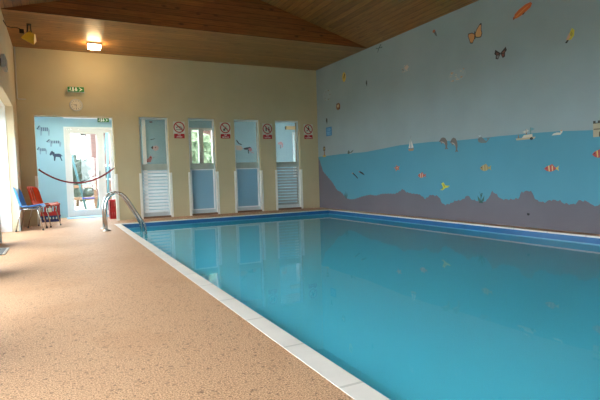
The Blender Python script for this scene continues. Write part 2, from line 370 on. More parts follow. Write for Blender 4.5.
# corridor / lobby behind the back wall
CH = 2.86
PX = [(.235, 1.56, 0, 2.53), (3.74, 4.52, .95, 2.56), (7.28, 7.40, .95, 2.46)]
b = MB(); x = -1.2
for x0, x1, z0, z1 in PX:
    b.box(x, x0, OUT, OUT + .22, -.05, CH, M['pale']); b.box(x0, x1, OUT, OUT + .22, z1, CH, M['pale'])
    if z0: b.box(x0, x1, OUT, OUT + .22, -.05, z0, M['pale'])
    x = x1
b.box(x, 7.75, OUT, OUT + .22, -.05, CH, M['pale']); b.build('wall_outer', origin=(3, OUT, 0), kind='structure', label='pale blue corridor wall behind the doors')
box('wall_corridor_left', -1.2, -.95, D + TB, OUT, -.05, CH, M['pale'], kind='structure', label='pale blue left end of the corridor')
box('wall_corridor_right', 7.55, 7.75, D + TB, OUT, -.05, CH, M['pale'], kind='structure', label='pale blue right end of the corridor')
b = MB(); b.box(-1.2, -.8, D + TB, OUT + .3, CH, CH + .1, M['white']); b.box(2.0, 7.75, D + TB, OUT + .3, CH, CH + .1, M['white'])
b.box(-.8, 2.0, D + TB, D + .75, CH, CH + .1, M['white']); b.box(-.8, 2.0, OUT - .5, OUT + .3, CH, CH + .1, M['white'])
b.build('ceiling_corridor', origin=(3, 14, CH), kind='structure', label='white corridor ceiling')
rl = thing('window_3', (.9, 14, CH), 'unseen rooflight added over the lobby for daylight', kind='structure')  # unseen glazing added to brighten the lobby from above
b = MB()
for k in range(5): b.box(-.8 + k * .69, -.76 + k * .69, D + .75, OUT - .5, CH, CH + .08, M['white'])
b.build('frame', rl)
b = MB(); b.box(-.8, 2.0, D + .75, OUT - .5, CH + .04, CH + .05, M['glass']); b.build('pane', rl)
tl = thing('tube_light', (.9, OUT - .06, 2.775), 'slim lit tube light above the garden door', 'light')
box('housing', .22, 1.55, OUT - .06, OUT, 2.79, 2.83, M['white'], tl)
b = MB(); b.tube([(.25, OUT - .06, 2.77), (1.52, OUT - .06, 2.77)], .016, M['tube']); b.build('tube', tl)

# white edge guards on the corners of the piers, low down
n = 1
for x0, x1, h in OPN:
    for xe, sgn in ((x0, -1), (x1, 1)):
        b = MB(); z1 = 1.16
        b.box(min(xe, xe + sgn * .05), max(xe, xe + sgn * .05), D - .012, D, .0, z1, M['guard'])
        b.box(min(xe, xe - sgn * .012), max(xe, xe - sgn * .012), D - .012, D + .1, .0, z1, M['guard'])
        b.build('trim_%d' % n, origin=(xe, D, 0), kind='structure', label='white corner guard on a pier'); n += 1
b = MB(); b.box(XL - .02, XL + .012, 11.62, 11.72, 0, 1.95, M['lightgrey']); b.build('trim_%d' % n, origin=(XL, 11.7, 0), kind='structure', label='grey corner guard beside the glazed door'); n += 1
b = MB()
for x0, x1, h in OPN[1:]: b.box(x0, x1, D - .01, D + .22, 0, .045, M['sill'])
b.build('trim_%d' % n, origin=(4, D, 0), kind='structure', label='brown threshold strip under the narrow doors'); n += 1

# four narrow doors
desc = ['narrow half-glazed door with white louvres nearest the lobby opening', 'narrow door with obscured lower panel and a window view above',
        'narrow door with obscured lower panel in front of pink bird stickers', 'narrow half-glazed door with grey louvres nearest the mural wall']
for i, (x0, x1, h) in enumerate(OPN[1:]):
    d = thing('door_%d' % (i + 1), ((x0 + x1) / 2, D + .1, .045), desc[i], kind='structure')
    ya, yb = D + .09, D + .14; z0 = .045; fw = .045
    b = MB(); b.box(x0, x0 + fw, ya, yb, z0, h, M['frame'], .004); b.box(x1 - fw, x1, ya, yb, z0, h, M['frame'], .004)
    b.box(x0 + fw, x1 - fw, ya, yb, h - fw, h, M['frame'], .004); b.build('frame', d)
    b = MB(); b.box(x0 + fw, x1 - fw, ya, yb, 1.235, 1.395, M['rail'], .004); b.build('mid_rail', d)
    b = MB(); b.box(x0 + fw, x1 - fw, ya + .02, ya + .028, 1.395, h - fw, M['tinted']); b.build('pane', d)
    b = MB(); b.box(x0 + fw, x1 - fw, ya, yb, z0, z0 + .09, M['frame'], .004); b.build('bottom_rail', d)
    xa, xb = x0 + fw, x1 - fw; za, zb = z0 + .09, 1.235
    if i in (0, 3):
        N = 13; st = (zb - za) / N
        for k in range(N):
            z = za + k * st; b = MB()
            b.prism([(ya - .012, z + .006), (ya - .012, z + .018), (yb - .014, z + st * .80), (yb - .014, z + st * .80 - .012)], lambda u, v, w: (xa + .008 + w, u, v), xb - xa - .016, M['slat'] if i == 0 else M['greyslat'])
            b.build('slat', d)
    else:
        b = MB()
        for q in ((xa, xa + .03, za, zb), (xb - .03, xb, za, zb), (xa + .03, xb - .03, za, za + .03), (xa + .03, xb - .03, zb - .03, zb)):
            b.box(q[0], q[1], ya + .005, yb - .005, q[2], q[3], M['white'])
        b.build('beading', d)
        b = MB(); b.box(xa + .03, xb - .03, ya + .02, ya + .03, za + .03, zb - .03, M['obscure']); b.build('lower_panel', d)

# garden double door at the end of the lobby
def leaf(parent, x0, x1, y, z0, z1, st, handle=None, rail=None):
    b = MB(); ya, yb = y, y + .06
    b.box(x0, x0 + st, ya, yb, z0, z1, M['white'], .006); b.box(x1 - st, x1, ya, yb, z0, z1, M['white'], .006)
    b.box(x0 + st, x1 - st, ya, yb, z1 - st, z1, M['white'], .006); b.box(x0 + st, x1 - st, ya, yb, z0, z0 + st * 1.4, M['white'], .006)
    o = b.build('leaf', parent)
    b = MB(); b.box(x0 + st, x1 - st, ya + .026, ya + .034, z0 + st * 1.4, z1 - st, M['glass']); b.build('pane', o)
    if handle is not None:
        b = MB(); b.box(handle - .02, handle + .02, ya - .01, ya, 1.08, 1.28, M['lightgrey'], .003)
        b.tube([(handle, ya - .01, 1.2), (handle, ya - .05, 1.2), (handle - .1, ya - .055, 1.2)], .011, M['lightgrey']); b.build('handle', o)
gd = thing('door_5', (.9, OUT + .05, 0), 'white glazed double door from the lobby to the garden', kind='structure')
b = MB(); b.box(.235, .29, OUT - .015, OUT + .12, 0, 2.53, M['white']); b.box(1.505, 1.56, OUT - .015, OUT + .12, 0, 2.53, M['white'])
b.box(.29, 1.505, OUT - .015, OUT + .12, 2.48, 2.53, M['white']); b.box(.29, 1.505, OUT, OUT + .12, .0, .03, M['alu']); b.build('frame', gd)
leaf(gd, .29, 1.19, OUT + .03, .03, 2.47, .125, 1.12); leaf(gd, 1.19, 1.505, OUT + .03, .03, 2.47, .085)
# corridor windows
for i, (x0, x1, z0, z1) in enumerate(PX[1:]):
    wd = thing('window_%d' % (i + 1), ((x0 + x1) / 2, OUT, z0), ['white two-light window seen through the second narrow door', 'tall narrow window at the far right of the corridor'][i], kind='structure')
    b = MB(); t = .06 if i == 0 else .03
    b.box(x0, x0 + t, OUT - .01, OUT + .1, z0, z1, M['white']); b.box(x1 - t, x1, OUT - .01, OUT + .1, z0, z1, M['white'])
    b.box(x0 + t, x1 - t, OUT - .01, OUT + .1, z0, z0 + t, M['white']); b.box(x0 + t, x1 - t, OUT - .01, OUT + .1, z1 - t, z1, M['white'])
    xm = x0 + (x1 - x0) * .46
    if i == 0: b.box(xm - .07, xm + .07, OUT - .01, OUT + .1, z0 + t, z1 - t, M['white'])
    b.build('frame', wd)
    b = MB(); b.box(x0 + t, x1 - t, OUT + .04, OUT + .048, z0 + t, z1 - t, M['glass']); b.build('pane', wd)
b = MB(); b.box(2.33, 2.43, OUT - .05, OUT - .001, 0, CH, M['white']); b.build('trim_%d' % n, origin=(2.38, OUT, 0), kind='structure', label='white upright seen behind the first narrow door'); n += 1
b = MB(); b.box(7.02, 7.5, OUT - .1, OUT - .001, 2.55, 2.66, sm(206, 180, 130))
b.build('trim_%d' % n, origin=(7.2, OUT, 2.5), kind='structure', label='pale wooden pelmet over the far corridor window'); n += 1

# glazed doors in the left wall
for i, (y0, y1) in enumerate(LOP):
    d = thing('door_%d' % (i + 6), (-1.22, (y0 + y1) / 2, 0), ['white glazed door beside the blue chair', 'white glazed door behind the grey floor mat', 'white glazed garden door, third from the end wall', 'white glazed garden door beside the viewer', 'white glazed garden door behind the viewer'][i], kind='structure')
    xa, xb = -1.26, -1.185; b = MB()
    b.box(xa, xb, y0, y0 + .06, 0, 2.6, M['white']); b.box(xa, xb, y1 - .06, y1, 0, 2.6, M['white']); b.box(xa, xb, y0 + .06, y1 - .06, 2.53, 2.6, M['white'])
    b.box(xa, xb, y0 + .06, y1 - .06, 0, .03, M['alu']); b.build('frame', d)
    b = MB()
    for e in ((y0, y0 + .015), (y1 - .015, y1)): b.box(xb, -.875, e[0], e[1], 0, 2.585, M['white'])
    b.box(xb, -.875, y0, y1, 2.585, 2.6, M['white']); b.build('lining', d)
    ym = (y0 + y1) / 2
    for (p, q, hy) in ((y0 + .065, ym - .003, ym - .06), (ym + .003, y1 - .065, ym + .06)):
        st = .11; b = MB()
        b.box(xa + .01, xb - .005, p, p + st, .035, 2.525, M['white'], .005); b.box(xa + .01, xb - .005, q - st, q, .035, 2.525, M['white'], .005)
        b.box(xa + .01, xb - .005, p + st, q - st, 2.525 - st, 2.525, M['white'], .005); b.box(xa + .01, xb - .005, p + st, q - st, .035, .2, M['white'], .005)
        lf = b.build('leaf', d)
        b = MB(); b.box(-1.23, -1.222, p + st, q - st, .2, 2.525 - st, M['glass']); b.build('pane', lf)
        b = MB(); b.box(xb - .005, xb + .006, hy - .02, hy + .02, 1.0, 1.22, M['darksteel'], .003)
        b.tube([(xb, hy, 1.13), (xb + .045, hy, 1.13), (xb + .05, hy + (.1 if hy > ym else -.1), 1.13)], .011, M['darksteel']); b.build('handle', lf)

# ------------------------------------------------------------------ garden seen through the glass
box('garden_ground', -40, 40, OUT + .22, 60, -.25, -.06, M['ground'], kind='structure', label='pale gravel ground outside the garden door')
box('garden_terrace', -40, XW, YN - 30, OUT + .22, -.25, -.06, M['ground'], kind='structure', label='pale terrace outside the left doors')
box('garden_lawn', XW, 40, YN - 30, YN - .25, -.25, -.06, M['ground'], kind='structure', label='pale ground outside the added window behind the viewer')
f = thing('timber_fence', (2, 20, -.06), 'low pale timber post and rail fence across the garden', 'fence')
for k in range(9):
    x = -1.6 + k * .95; b = MB(); b.box(x, x + .1, 20, 20.1, -.06, 1.15, M['timber'], .01); b.build('post', f)
for z in (.3, .75): b = MB(); b.box(-1.8, 6.4, 19.96, 20.0, z, z + .11, M['timber'], .01); b.build('rail', f)
sw = thing('swing_frame', (.75, 17.5, -.06), 'pale teal A-frame swing standing in the garden', 'swing')
for xx in (.42, 1.5):
    for dx, yy in ((-.03, 17.0), (.45 if xx < 1 else -.3, 18.0)):
        b = MB(); b.tube([(xx + dx, yy, -.06), (xx - (.12 if xx < 1 else -.1), 17.5, 2.75)], .035, M['swing']); b.build('leg', sw)
b = MB(); b.tube([(.26, 17.5, 2.75), (1.64, 17.5, 2.75)], .04, M['swing']); b.build('top_bar', sw)
b = MB(); b.box(.72, 1.1, 17.4, 17.6, .42, .46, M['navy'], .008); st_ = b.build('seat', sw)
for xx in (.76, 1.06): b = MB(); b.tube([(xx, 17.5, .45), (xx, 17.5, 2.74)], .01, M['darksteel']); b.build('chain', sw)
hs = thing('clapboard_house', (4, 25, -.06), 'pinkish clapboard house beyond the garden fence', 'house')
b = MB(); b.box(1.55, 9, 25, 30, -.06, 3.6, M['siding']); b.build('wall', hs)
b = MB(); b.prism([(24.6, 3.6), (30.4, 3.6), (27.5, 5.4)], lambda u, v, w: (1.3 + w, u, v), 8, M['rooftile']); b.build('roof', hs)
for x in (1.8, 2.7, 3.6, 5.4):
    b = MB(); b.box(x - .05, x + .65, 24.94, 25, 1.05, 1.75, M['white']); wf = b.build('window', hs)
    b = MB(); b.box(x, x + .6, 24.92, 24.95, 1.1, 1.7, M['darkglass']); b.build('pane', wf)
def blob(mb, cx, cy, cz, r, m, sub=3, amp=.25, sq=1):
    r_ = bmesh.ops.create_icosphere(mb.bm, subdivisions=sub, radius=1)
    for v in r_['verts']:
        q = v.co.normalized(); a = 1 + amp * (math.sin(q.x * 7 + cx) * math.sin(q.y * 6 + cy) + .6 * math.sin(q.z * 13 + cx * 3) * math.cos(q.x * 11)) + random.uniform(-.09, .09)
        v.co = Vector((cx, cy, cz)) + Vector((q.x * r * a, q.y * r * a, q.z * r * a * sq))
    mb.fin([fc for fc in mb.bm.faces if all(v in set(r_['verts']) for v in fc.verts)] if False else list({fc for v in r_['verts'] for fc in v.link_faces}), m, False)
for k, (x, yy, r, lab) in enumerate([(4.6, 18.0, .95, 'leafy green bush outside the corridor window'), (6.3, 19.0, 1.2, 'tall leafy bush further along beyond the corridor window'), (.75, 23.0, .75, 'dark grey-green bush behind the teal swing')]):
    t = thing('garden_bush', (x, yy, -.06), lab, 'bush', 'bushes in the garden')
    b = MB(); b.tube([(x, yy, -.06), (x + .05, yy, .6)], .06, M['bark']); b.build('stem', t)
    b = MB(); mm = M['leaf'] if k < 2 else M['hedge']
    for q in range(7): blob(b, x + random.uniform(-.4, .4) * r, yy + random.uniform(-.3, .3), .55 + q * .28 * r, r * random.uniform(.45, .65), mm)
    b.build('foliage', t)

# ------------------------------------------------------------------ signs, clock, fittings on the back wall
def wallfn(x, z, y=D): return lambda u, v, w: (x + u, y - w, z + v)
def exit_sign(x, z, y, w, h, dep, label):
    t = thing('exit_sign', (x, y, z), label, 'exit sign', 'green exit signs')
    F = wallfn(x, z, y)
    box('housing', x - w / 2, x + w / 2, y - dep, y, z - h / 2, z + h / 2, M['lightgrey'], t, .004)
    b = MB(); e = dep + .001; G = wallfn(x, z, y - e)
    b.prism([(-w / 2 + .006, -h / 2 + .006), (w / 2 - .006, -h / 2 + .006), (w / 2 - .006, h / 2 - .006), (-w / 2 + .006, h / 2 - .006)], G, .003, M['green']); b.build('green_face', t)
    b = MB(); G = wallfn(x, z, y - e - .0032); W = M['signwhite']; a = h * .42
    q = [(-w * .27, 0), ]
    b.prism(circ(-w * .33, a * .62, a * .22, n=10), G, .001, W)                                     # running figure
    b.prism([(-w * .36, a * .35), (-w * .29, a * .4), (-w * .30, -a * .2), (-w * .25, -a * .85), (-w * .28, -a * .9), (-w * .34, -a * .25), (-w * .42, -a * .55), (-w * .44, -a * .4), (-w * .37, -a * .05)], G, .001, W)
    b.prism([(-w * .22, -a * .9), (-w * .12, -a * .9), (-w * .12, a * .9), (-w * .22, a * .9)], G, .001, W)   # door
    b.prism([(-.012, a * .8), (.02, a * .8), (.02, -a * .1), (.05, -a * .1), (.004, -a * .85), (-.042, -a * .1), (-.012, -a * .1)], G, .001, W)  # arrow down
    b.prism([(w * .22, a * .8), (w * .40, 0), (w * .22, -a * .8), (w * .17, -a * .8), (w * .28, 0), (w * .17, a * .8)], G, .001, W)
    b.build('pictogram', t)
    return t
exit_sign(.515, 3.18, D, .365, .125, .09, 'green exit sign on the cream wall above the clock')
exit_sign(1.27, 2.725, OUT - .09, .31, .125, .03, 'green exit sign over the garden door inside the lobby')
ck = thing('wall_clock', (.505, D, 2.82), 'round cream wall clock between exit sign and lobby opening', 'clock')
b = MB(); b.lathe([(.14, 0), (.145, -.02), (.14, -.045), (.125, -.05), (.122, -.035)], (.505, D, 2.82), 'y', M['lightgrey'], 32); b.build('case', ck)
b = MB(); b.lathe([(.121, -.036), (.121, -.038)], (.505, D, 2.82), 'y', M['clockface'], 32); fc = b.build('dial', ck)
G = wallfn(.505, 2.82, D - .0385)
for k in range(12):
    a = k * math.pi / 6; cx, cy = math.sin(a), math.cos(a); L0, L1 = (.088, .108) if k % 3 else (.08, .108); e = .004; b = MB()
    b.prism([(cx * L0 - cy * e, cy * L0 + cx * e), (cx * L0 + cy * e, cy * L0 - cx * e), (cx * L1 + cy * e, cy * L1 - cx * e), (cx * L1 - cy * e, cy * L1 + cx * e)], G, .001, M['signblack']); b.build('hour_mark', fc)
for nm, ang, L, e in (('hour_hand', 275, .062, .006), ('minute_hand', 178, .09, .004)):
    a = math.radians(ang); cx, cy = math.sin(a), math.cos(a); b = MB()
    b.prism([(-cy * e - cx * .015, cx * e - cy * .015), (cy * e - cx * .015, -cx * e - cy * .015), (cx * L + cy * e * .5, cy * L - cx * e * .5), (cx * L - cy * e * .5, cy * L + cx * e * .5)], wallfn(.505, 2.82, D - .04), .002, M['signblack']); b.build(nm, ck)

PIC = {
 'diving': [[(-.07, .0), (-.02, .03), (.05, .015), (.075, .0), (.05, -.005), (-.02, .01), (-.06, -.015)], [(-.02, .03), (-.045, .05), (-.01, .04)], circ(.065, -.025, .014, n=8), [(-.08, -.045), (.09, -.045), (.09, -.055), (-.08, -.055)]],
 'smoking': [[(-.045, -.028), (.055, -.028), (.055, -.012), (-.045, -.012)], [(.015, .0), (.03, .0), (.02, .02), (.035, .045), (.022, .045), (.008, .02)], circ(-.03, -.05, .03, .02, n=10)],
 'pushing': [circ(-.035, .05, .015, n=8), [(-.05, .03), (-.02, .03), (.01, .01), (.01, .0), (-.02, .01), (-.02, -.06), (-.035, -.06), (-.05, -.06)], circ(.04, .035, .015, n=8), [(.025, .015), (.055, .015), (.07, -.03), (.055, -.035), (.045, -.01), (.05, -.07), (.03, -.07)]],
 'running': [circ(.012, .07, .016, n=8), [(-.012, .05), (.02, .05), (.03, .02), (.06, .01), (.06, .0), (.02, .005), (.015, -.01), (.05, -.03), (.05, -.07), (.035, -.07), (.035, -.04), (.0, -.02), (-.02, -.05), (-.07, -.05), (-.07, -.035), (-.03, -.035), (-.012, 0)]],
}
for (x, z, key, lab) in ((2.93, 2.325, 'diving', 'first'), (4.185, 2.33, 'smoking', 'second'), (5.43, 2.325, 'pushing', 'third'), (6.745, 2.33, 'running', 'last')):
    near = {'diving': 'between first and second doors', 'smoking': 'between the second and third narrow doors', 'pushing': 'between third and last doors', 'running': 'on the pier beside the mural wall'}[key]
    t = thing('prohibition_sign', (x, D, z), 'round red no %s sign on cream pier %s' % (key, near), 'sign', 'red prohibition signs on the piers')
    b = MB(); b.prism([(-.15, -.18), (.15, -.18), (.15, .16), (-.15, .16)], wallfn(x, z), .004, M['signface']); b.build('backing_plate', t)
    F1 = wallfn(x, z, D - .0045); b = MB()
    out, inn = circ(0, .012, .145, n=32), circ(0, .012, .118, n=32)
    for k in range(32): b.prism([out[k], out[(k + 1) % 32], inn[(k + 1) % 32], inn[k]], F1, .002, M['signred'])
    b.prism([(-.094, .089), (-.077, .106), (.094, -.065), (.077, -.082)], wallfn(x, z, D - .0062), .001, M['signred']); b.build('red_ring', t)
    b = MB()
    for pl in PIC[key]: b.prism([(u * 1.1, v * 1.1 + .01) for u, v in pl], wallfn(x, z, D - .0045), .001, M['signblack'])
    b.build('pictogram', t)
    b = MB(); b.prism([(-.135, -.275), (.135, -.275), (.135, -.155), (-.135, -.155)], wallfn(x, z), .006, M['signred']); pl = b.build('red_plate', t)
    text('lettering', 'NO', .05, wallfn(x, z - .187, D - .0068), M['signwhite'], pl); text('lettering', key.upper(), .044, wallfn(x, z - .24, D - .0068), M['signwhite'], pl)

# conduit in the corner
cd = MB(); cd.tube([(XL + .03, D - .01, HC - .002), (XL + .03, D - .01, 2.93), (XL + .045, D - .01, 2.915), (XL + .2, D - .01, 2.915)], .013, M['lightgrey'])
cd.build('cable_conduit', origin=(XL, D, 2.9), label='thin pale conduit running down the left corner of the cream wall', category='conduit')
# rope
hk = thing('barrier_rope', (.45, D + .02, 1.0), 'maroon rope slung across the lobby opening', 'rope')
pts = []
for k in range(25):
    u = k / 24; pts.append((-.36 + u * 1.64, D - .01, 1.305 - .335 * (1 - (2 * u - 1) ** 2)))
b = MB(); b.tube(pts, .019, M['rope'], 8); b.build('rope', hk)
for xx, sx in ((-.375, -1), (1.295, 1)):
    b = MB(); b.lathe([(.03, 0), (.03, .008)], (xx - .015 * sx, D - .012, 1.305), 'x', M['chrome'], 12); b.tube([(xx, D - .012, 1.305), (xx - .03 * sx, D - .012, 1.305), (xx - .04 * sx, D - .012, 1.325)], .007, M['chrome']); b.build('hook', hk)

# ceiling lamp
cl = thing('bulkhead_lamp', (.905, 11.9, HC), 'lit rectangular bulkhead lamp on the wooden soffit', 'light')
b = MB(); b.box(.76, 1.05, 11.8, 12.0, HC - .045, HC, M['lightgrey'], .01); b.build('base', cl)
b = MB(); b.box(.775, 1.035, 11.81, 11.99, HC - .13, HC - .045, M['lamp'], .02); b.build('diffuser', cl)

# floodlight on the soffit
fl = thing('spotlight', (-.32, 11.0, HC), 'yellow portable floodlight with black bracket hanging under the wooden soffit', 'light')
fy = 10.9
b = MB(); b.box(-.37, -.29, fy - .04, fy + .04, HC - .015, HC - .002, M['black'])
b.tube([(-.355, fy, HC - .01), (-.36, fy, HC - .12), (-.37, fy, HC - .16)], .012, M['black']); b.tube([(-.305, fy, HC - .01), (-.3, fy, HC - .12), (-.29, fy, HC - .16)], .012, M['black']); b.build('bracket', fl)
mx = Matrix.Translation((-.325, fy, HC - .25)) @ Matrix.Rotation(math.radians(28), 4, 'Y') @ Matrix.Rotation(math.radians(35), 4, 'X')
b = MB(); top = [(-.055, -.03), (.055, -.03), (.055, .03), (-.055, .03)]; bot = [(-.12, -.08), (.12, -.08), (.12, .08), (-.12, .08)]
A = [b.bm.verts.new(mx @ Vector((u, v, .1))) for u, v in top]; B_ = [b.bm.verts.new(mx @ Vector((u, v, -.05))) for u, v in bot]; B2 = [b.bm.verts.new(mx @ Vector((u, v, -.07))) for u, v in bot]
fs = [b.bm.faces.new(A), b.bm.faces.new(B2[::-1])]
for P, Q in ((A, B_), (B_, B2)):
    for k in range(4): fs.append(b.bm.faces.new((P[k], P[(k + 1) % 4], Q[(k + 1) % 4], Q[k])))
b.fin(fs, M['yellow']); hd = b.build('lamp_head', fl)
b = MB(); b.box(-.105, .105, -.065, .065, -.078, -.071, M['lightgrey'], 0, mx); b.build('glass_front', hd)
b = MB(); b.box(-.5, -.42, fy - .03, fy + .03, HC - .19, HC - .11, M['black'], .01); b.build('junction_box', fl)
b = MB(); b.tube([(-.46, fy, HC - .13), (-.5, fy, HC - .1), (-.56, fy - .05, HC - .1), (-.62, fy - .15, HC - .14), (-.69, fy - .3, HC - .16), (XL + .012, fy - .5, HC - .12)], .009, M['black'], 6); b.build('cable', fl)
# grey box on the left wall
sp = thing('wall_speaker', (XL, 9.7, 3.0), 'small grey wall box high on the left wall', 'speaker')
b = MB(); b.box(XL + .02, XL + .08, 9.3, 9.72, 2.9, 3.12, M['lightgrey'], .012); b.build('housing', sp)
b = MB(); b.box(XL, XL + .02, 9.44, 9.58, 2.95, 3.07, M['darksteel']); b.build('bracket', sp)
b = MB(); b.box(XL + .08, XL + .084, 9.33, 9.69, 2.93, 3.09, M['grey']); b.build('grille', sp)
# mats
fm = thing('floor_mat', (-.8, 8.4, 0), 'grey floor mat with a pale metal edge by the left doors', 'mat')
box('mat_body', -.88, -.735, 7.93, 8.64, 0, .012, M['mat'], fm); b = MB(); b.box(-.735, -.705, 7.93, 8.69, 0, .014, M['alu']); b.box(-.88, -.735, 8.64, 8.69, 0, .014, M['alu']); b.build('metal_edge', fm)
box('door_mat', .2, 1.3, 14.35, 14.93, 0, .018, M['doormat'], None, .004, label='pale blue mat lying inside the garden door', category='mat')

# ladder
ld = thing('pool_ladder', (1.2, 10.6, 0), 'chrome grab-rail ladder curving over the pool edge', 'ladder')
prof = [(.84, .0), (.84, .46), (.855, .56), (.89, .64), (.95, .71), (1.02, .745), (1.09, .75), (1.16, .725), (1.22, .67), (1.28, .585), (1.42, .34), (1.53, .15), (1.575, .05), (1.59, -.05), (1.59, -1.15)]
for yy in (10.33, 10.9):
    b = MB(); b.tube([(x, yy, z) for x, z in prof], .026, M['chrome'], 14); r_ = b.build('handrail', ld)
    b = MB(); b.lathe([(.075, 0), (.075, .012), (.045, .03), (.032, .035)], (.84, yy, .0), 'z', M['alu'], 20); b.build('flange', r_)
for z in (-.42, -.72, -1.02):
    b = MB(); b.box(1.55, 1.65, 10.34, 10.89, z, z + .03, M['lightgrey'], .006); b.build('tread', ld)

# ------------------------------------------------------------------ chairs and crates
def chair(loc, rot, mat, label, slots):
    t = thing('stacking_chair', loc, label, 'chair', 'plastic stacking chairs by the lobby opening')
    L = Vector(loc); R3 = Matrix.Rotation(rot, 3, 'Z'); T = lambda p: L + R3 @ Vector(p)
    pr = [(.27, .475), (.262, .498), (.235, .507), (.15, .497), (.05, .485), (-.06, .477), (-.13, .49), (-.175, .535), (-.2, .6), (-.225, .7), (-.25, .8), (-.268, .88), (-.285, .925)]
    hw = [.2, .215, .222, .228, .232, .232, .232, .232, .23, .228, .222, .212, .18]
    nv = 16; b = MB(); G = []
    for i, ((x, z), h) in enumerate(zip(pr, hw)):
        row = []
        for j in range(nv):
            s = j / (nv - 1) * 2 - 1; e = abs(s) ** 3
            if i <= 6: p = (x, s * h, z + e * .035 * (1 if i > 1 else .3))
            else: p = (x + e * .075 * (1 if i < 11 else .7), s * h, z - (e * .02 if i == 12 else 0))
            row.append(b.bm.verts.new(T(p)))
        G.append(row)
    fs = []
    for i in range(len(pr) - 1):
        for j in range(nv - 1):
            if slots and 8 <= i <= 10 and j in (4, 7, 10): continue
            fs.append(b.bm.faces.new((G[i][j], G[i][j + 1], G[i + 1][j + 1], G[i + 1][j])))
    b.fin(fs, mat, True); bmesh.ops.recalc_face_normals(b.bm, faces=fs)
    bmesh.ops.solidify(b.bm, geom=fs, thickness=.009); b.fin(b.bm.faces, mat, True)
    b.build('seat_shell', t)
    b = MB()
    for s in (-1, 1): b.tube([T((.17, s * .17, .462)), T((-.12, s * .17, .452))], .011, M['chrome'], 8)
    b.tube([T((.17, -.17, .462)), T((.17, .17, .462))], .011, M['chrome'], 8); b.tube([T((-.12, -.17, .452)), T((-.12, .17, .452))], .011, M['chrome'], 8)
    b.build('under_frame', t)
    for sx, sy in ((1, 1), (1, -1), (-1, 1), (-1, -1)):
        b = MB(); x0 = .17 if sx > 0 else -.12; x1 = .275 if sx > 0 else -.23
        b.tube([T((x0, sy * .17, .455)), T((x0 + sx * .02, sy * .19, .42)), T((x1, sy * .225, .012))], .0125, M['chrome'], 8); lg = b.build('leg', t)
        b = MB(); b.tube([T((x1 - sx * .004, sy * .224, .03)), T((x1, sy * .225, 0))], .017, M['black'], 8); b.build('rubber_foot', lg)
chair((-.54, 11.74, 0), math.radians(-8), M['blue'], 'blue plastic stacking chair standing in front by the left wall', False)
chair((-.31, 12.40, 0), math.radians(-26), M['orange'], 'orange slotted plastic chair behind the blue chair', True)
def crate(x0, x1, y0, y1, z0, z1, m, label, tag):
    t = thing('storage_crate', ((x0 + x1) / 2, (y0 + y1) / 2, z0), label, 'crate', 'plastic crates in the lobby'); th = .02
    b = MB(); b.box(x0, x1, y0, y1, z0, z0 + th, m)
    zz = [z0 + th, z0 + (z1 - z0) * .34, z0 + (z1 - z0) * .5, z1]
    for (a, c, ax) in ((x0, x1, 0), (y0, y1, 1)):
        for e in ((y0, y1) if ax == 0 else (x0, x1)):
            o = (e, e + th) if e in (y0, x0) else (e - th, e)
            def bx(p, q, za, zb): b.box(*((p, q) + o if ax == 0 else o + (p, q)), za, zb, m)
            bx(a, c, z0 + th, z0 + (z1 - z0) * .3); bx(a, c, z1 - (z1 - z0) * .22, z1)
            for k in range(7):
                p = a + (c - a) * k / 7; bx(p, p + (c - a) * .07, z0 + (z1 - z0) * .3, z1 - (z1 - z0) * .22)
            bx(c - (c - a) * .07, c, z0 + (z1 - z0) * .3, z1 - (z1 - z0) * .22)
    b.build('crate_body', t)
    b = MB(); b.box(x0 - .012, x1 + .012, y0 - .012, y1 + .012, z1 - .03, z1, m)
    for f_ in []: pass
    b.build('rim', t)
    if tag: b = MB(); xm = (x0 + x1) / 2; b.box(xm - .06, xm + .06, y0 - .006, y0 - .001, z0 + (z1 - z0) * .3, z0 + (z1 - z0) * .66, M['signwhite']); b.build('paper_label', t)
crate(-.46, .04, 13.75, 14.1, 0, .16, M['navy'], 'dark blue crate on the lobby floor under a red crate', False)
crate(-.46, .04, 13.75, 14.1, .161, .46, M['red'], 'red crate with white label stacked on a dark blue crate', True)
crate(1.2, 1.6, 13.45, 13.8, 0, .24, M['red'], 'red crate on the lobby floor by the right pier', False)
crate(1.2, 1.6, 13.45, 13.8, .241, .5, M['red'], 'upper red crate of the pair by the right pier', False)

# ------------------------------------------------------------------ vinyl stickers
def sticker(name, F, w, h, shapes, label, cat='wall sticker', group='stickers on the mural wall', org=None):
    b = MB()
    for k, (pts, col) in enumerate(shapes):
        b.prism([(u * w, v * h) for u, v in pts], (lambda k: lambda u, v, q: F(u, v, (.0006 * k + .0006) if q else (.0006 * k if k else -.002)))(k), 1, sm(*col))
    return b.build(name, origin=F(0, 0, 0), label=label, category=cat, group=group)
def mural(y, z): return lambda u, v, w: (XR - w, y - u, z + v)
def rot(pts, a, sx=1, sy=1):
    c, s = math.cos(math.radians(a)), math.sin(math.radians(a)); return [(u * c - v * s, u * s + v * c) for u, v in pts]
E = circ
def bird(c1, c2, c3):
    return [([(-.1, .45), (.1, .5), (.3, .2), (.25, -.15), (.05, -.5), (-.05, -.2), (-.3, .1)], c1), (E(0, .36, .22, .12, 10), c2), ([(-.05, .1), (.2, .05), (.15, -.25), (0, -.1)], c3)]
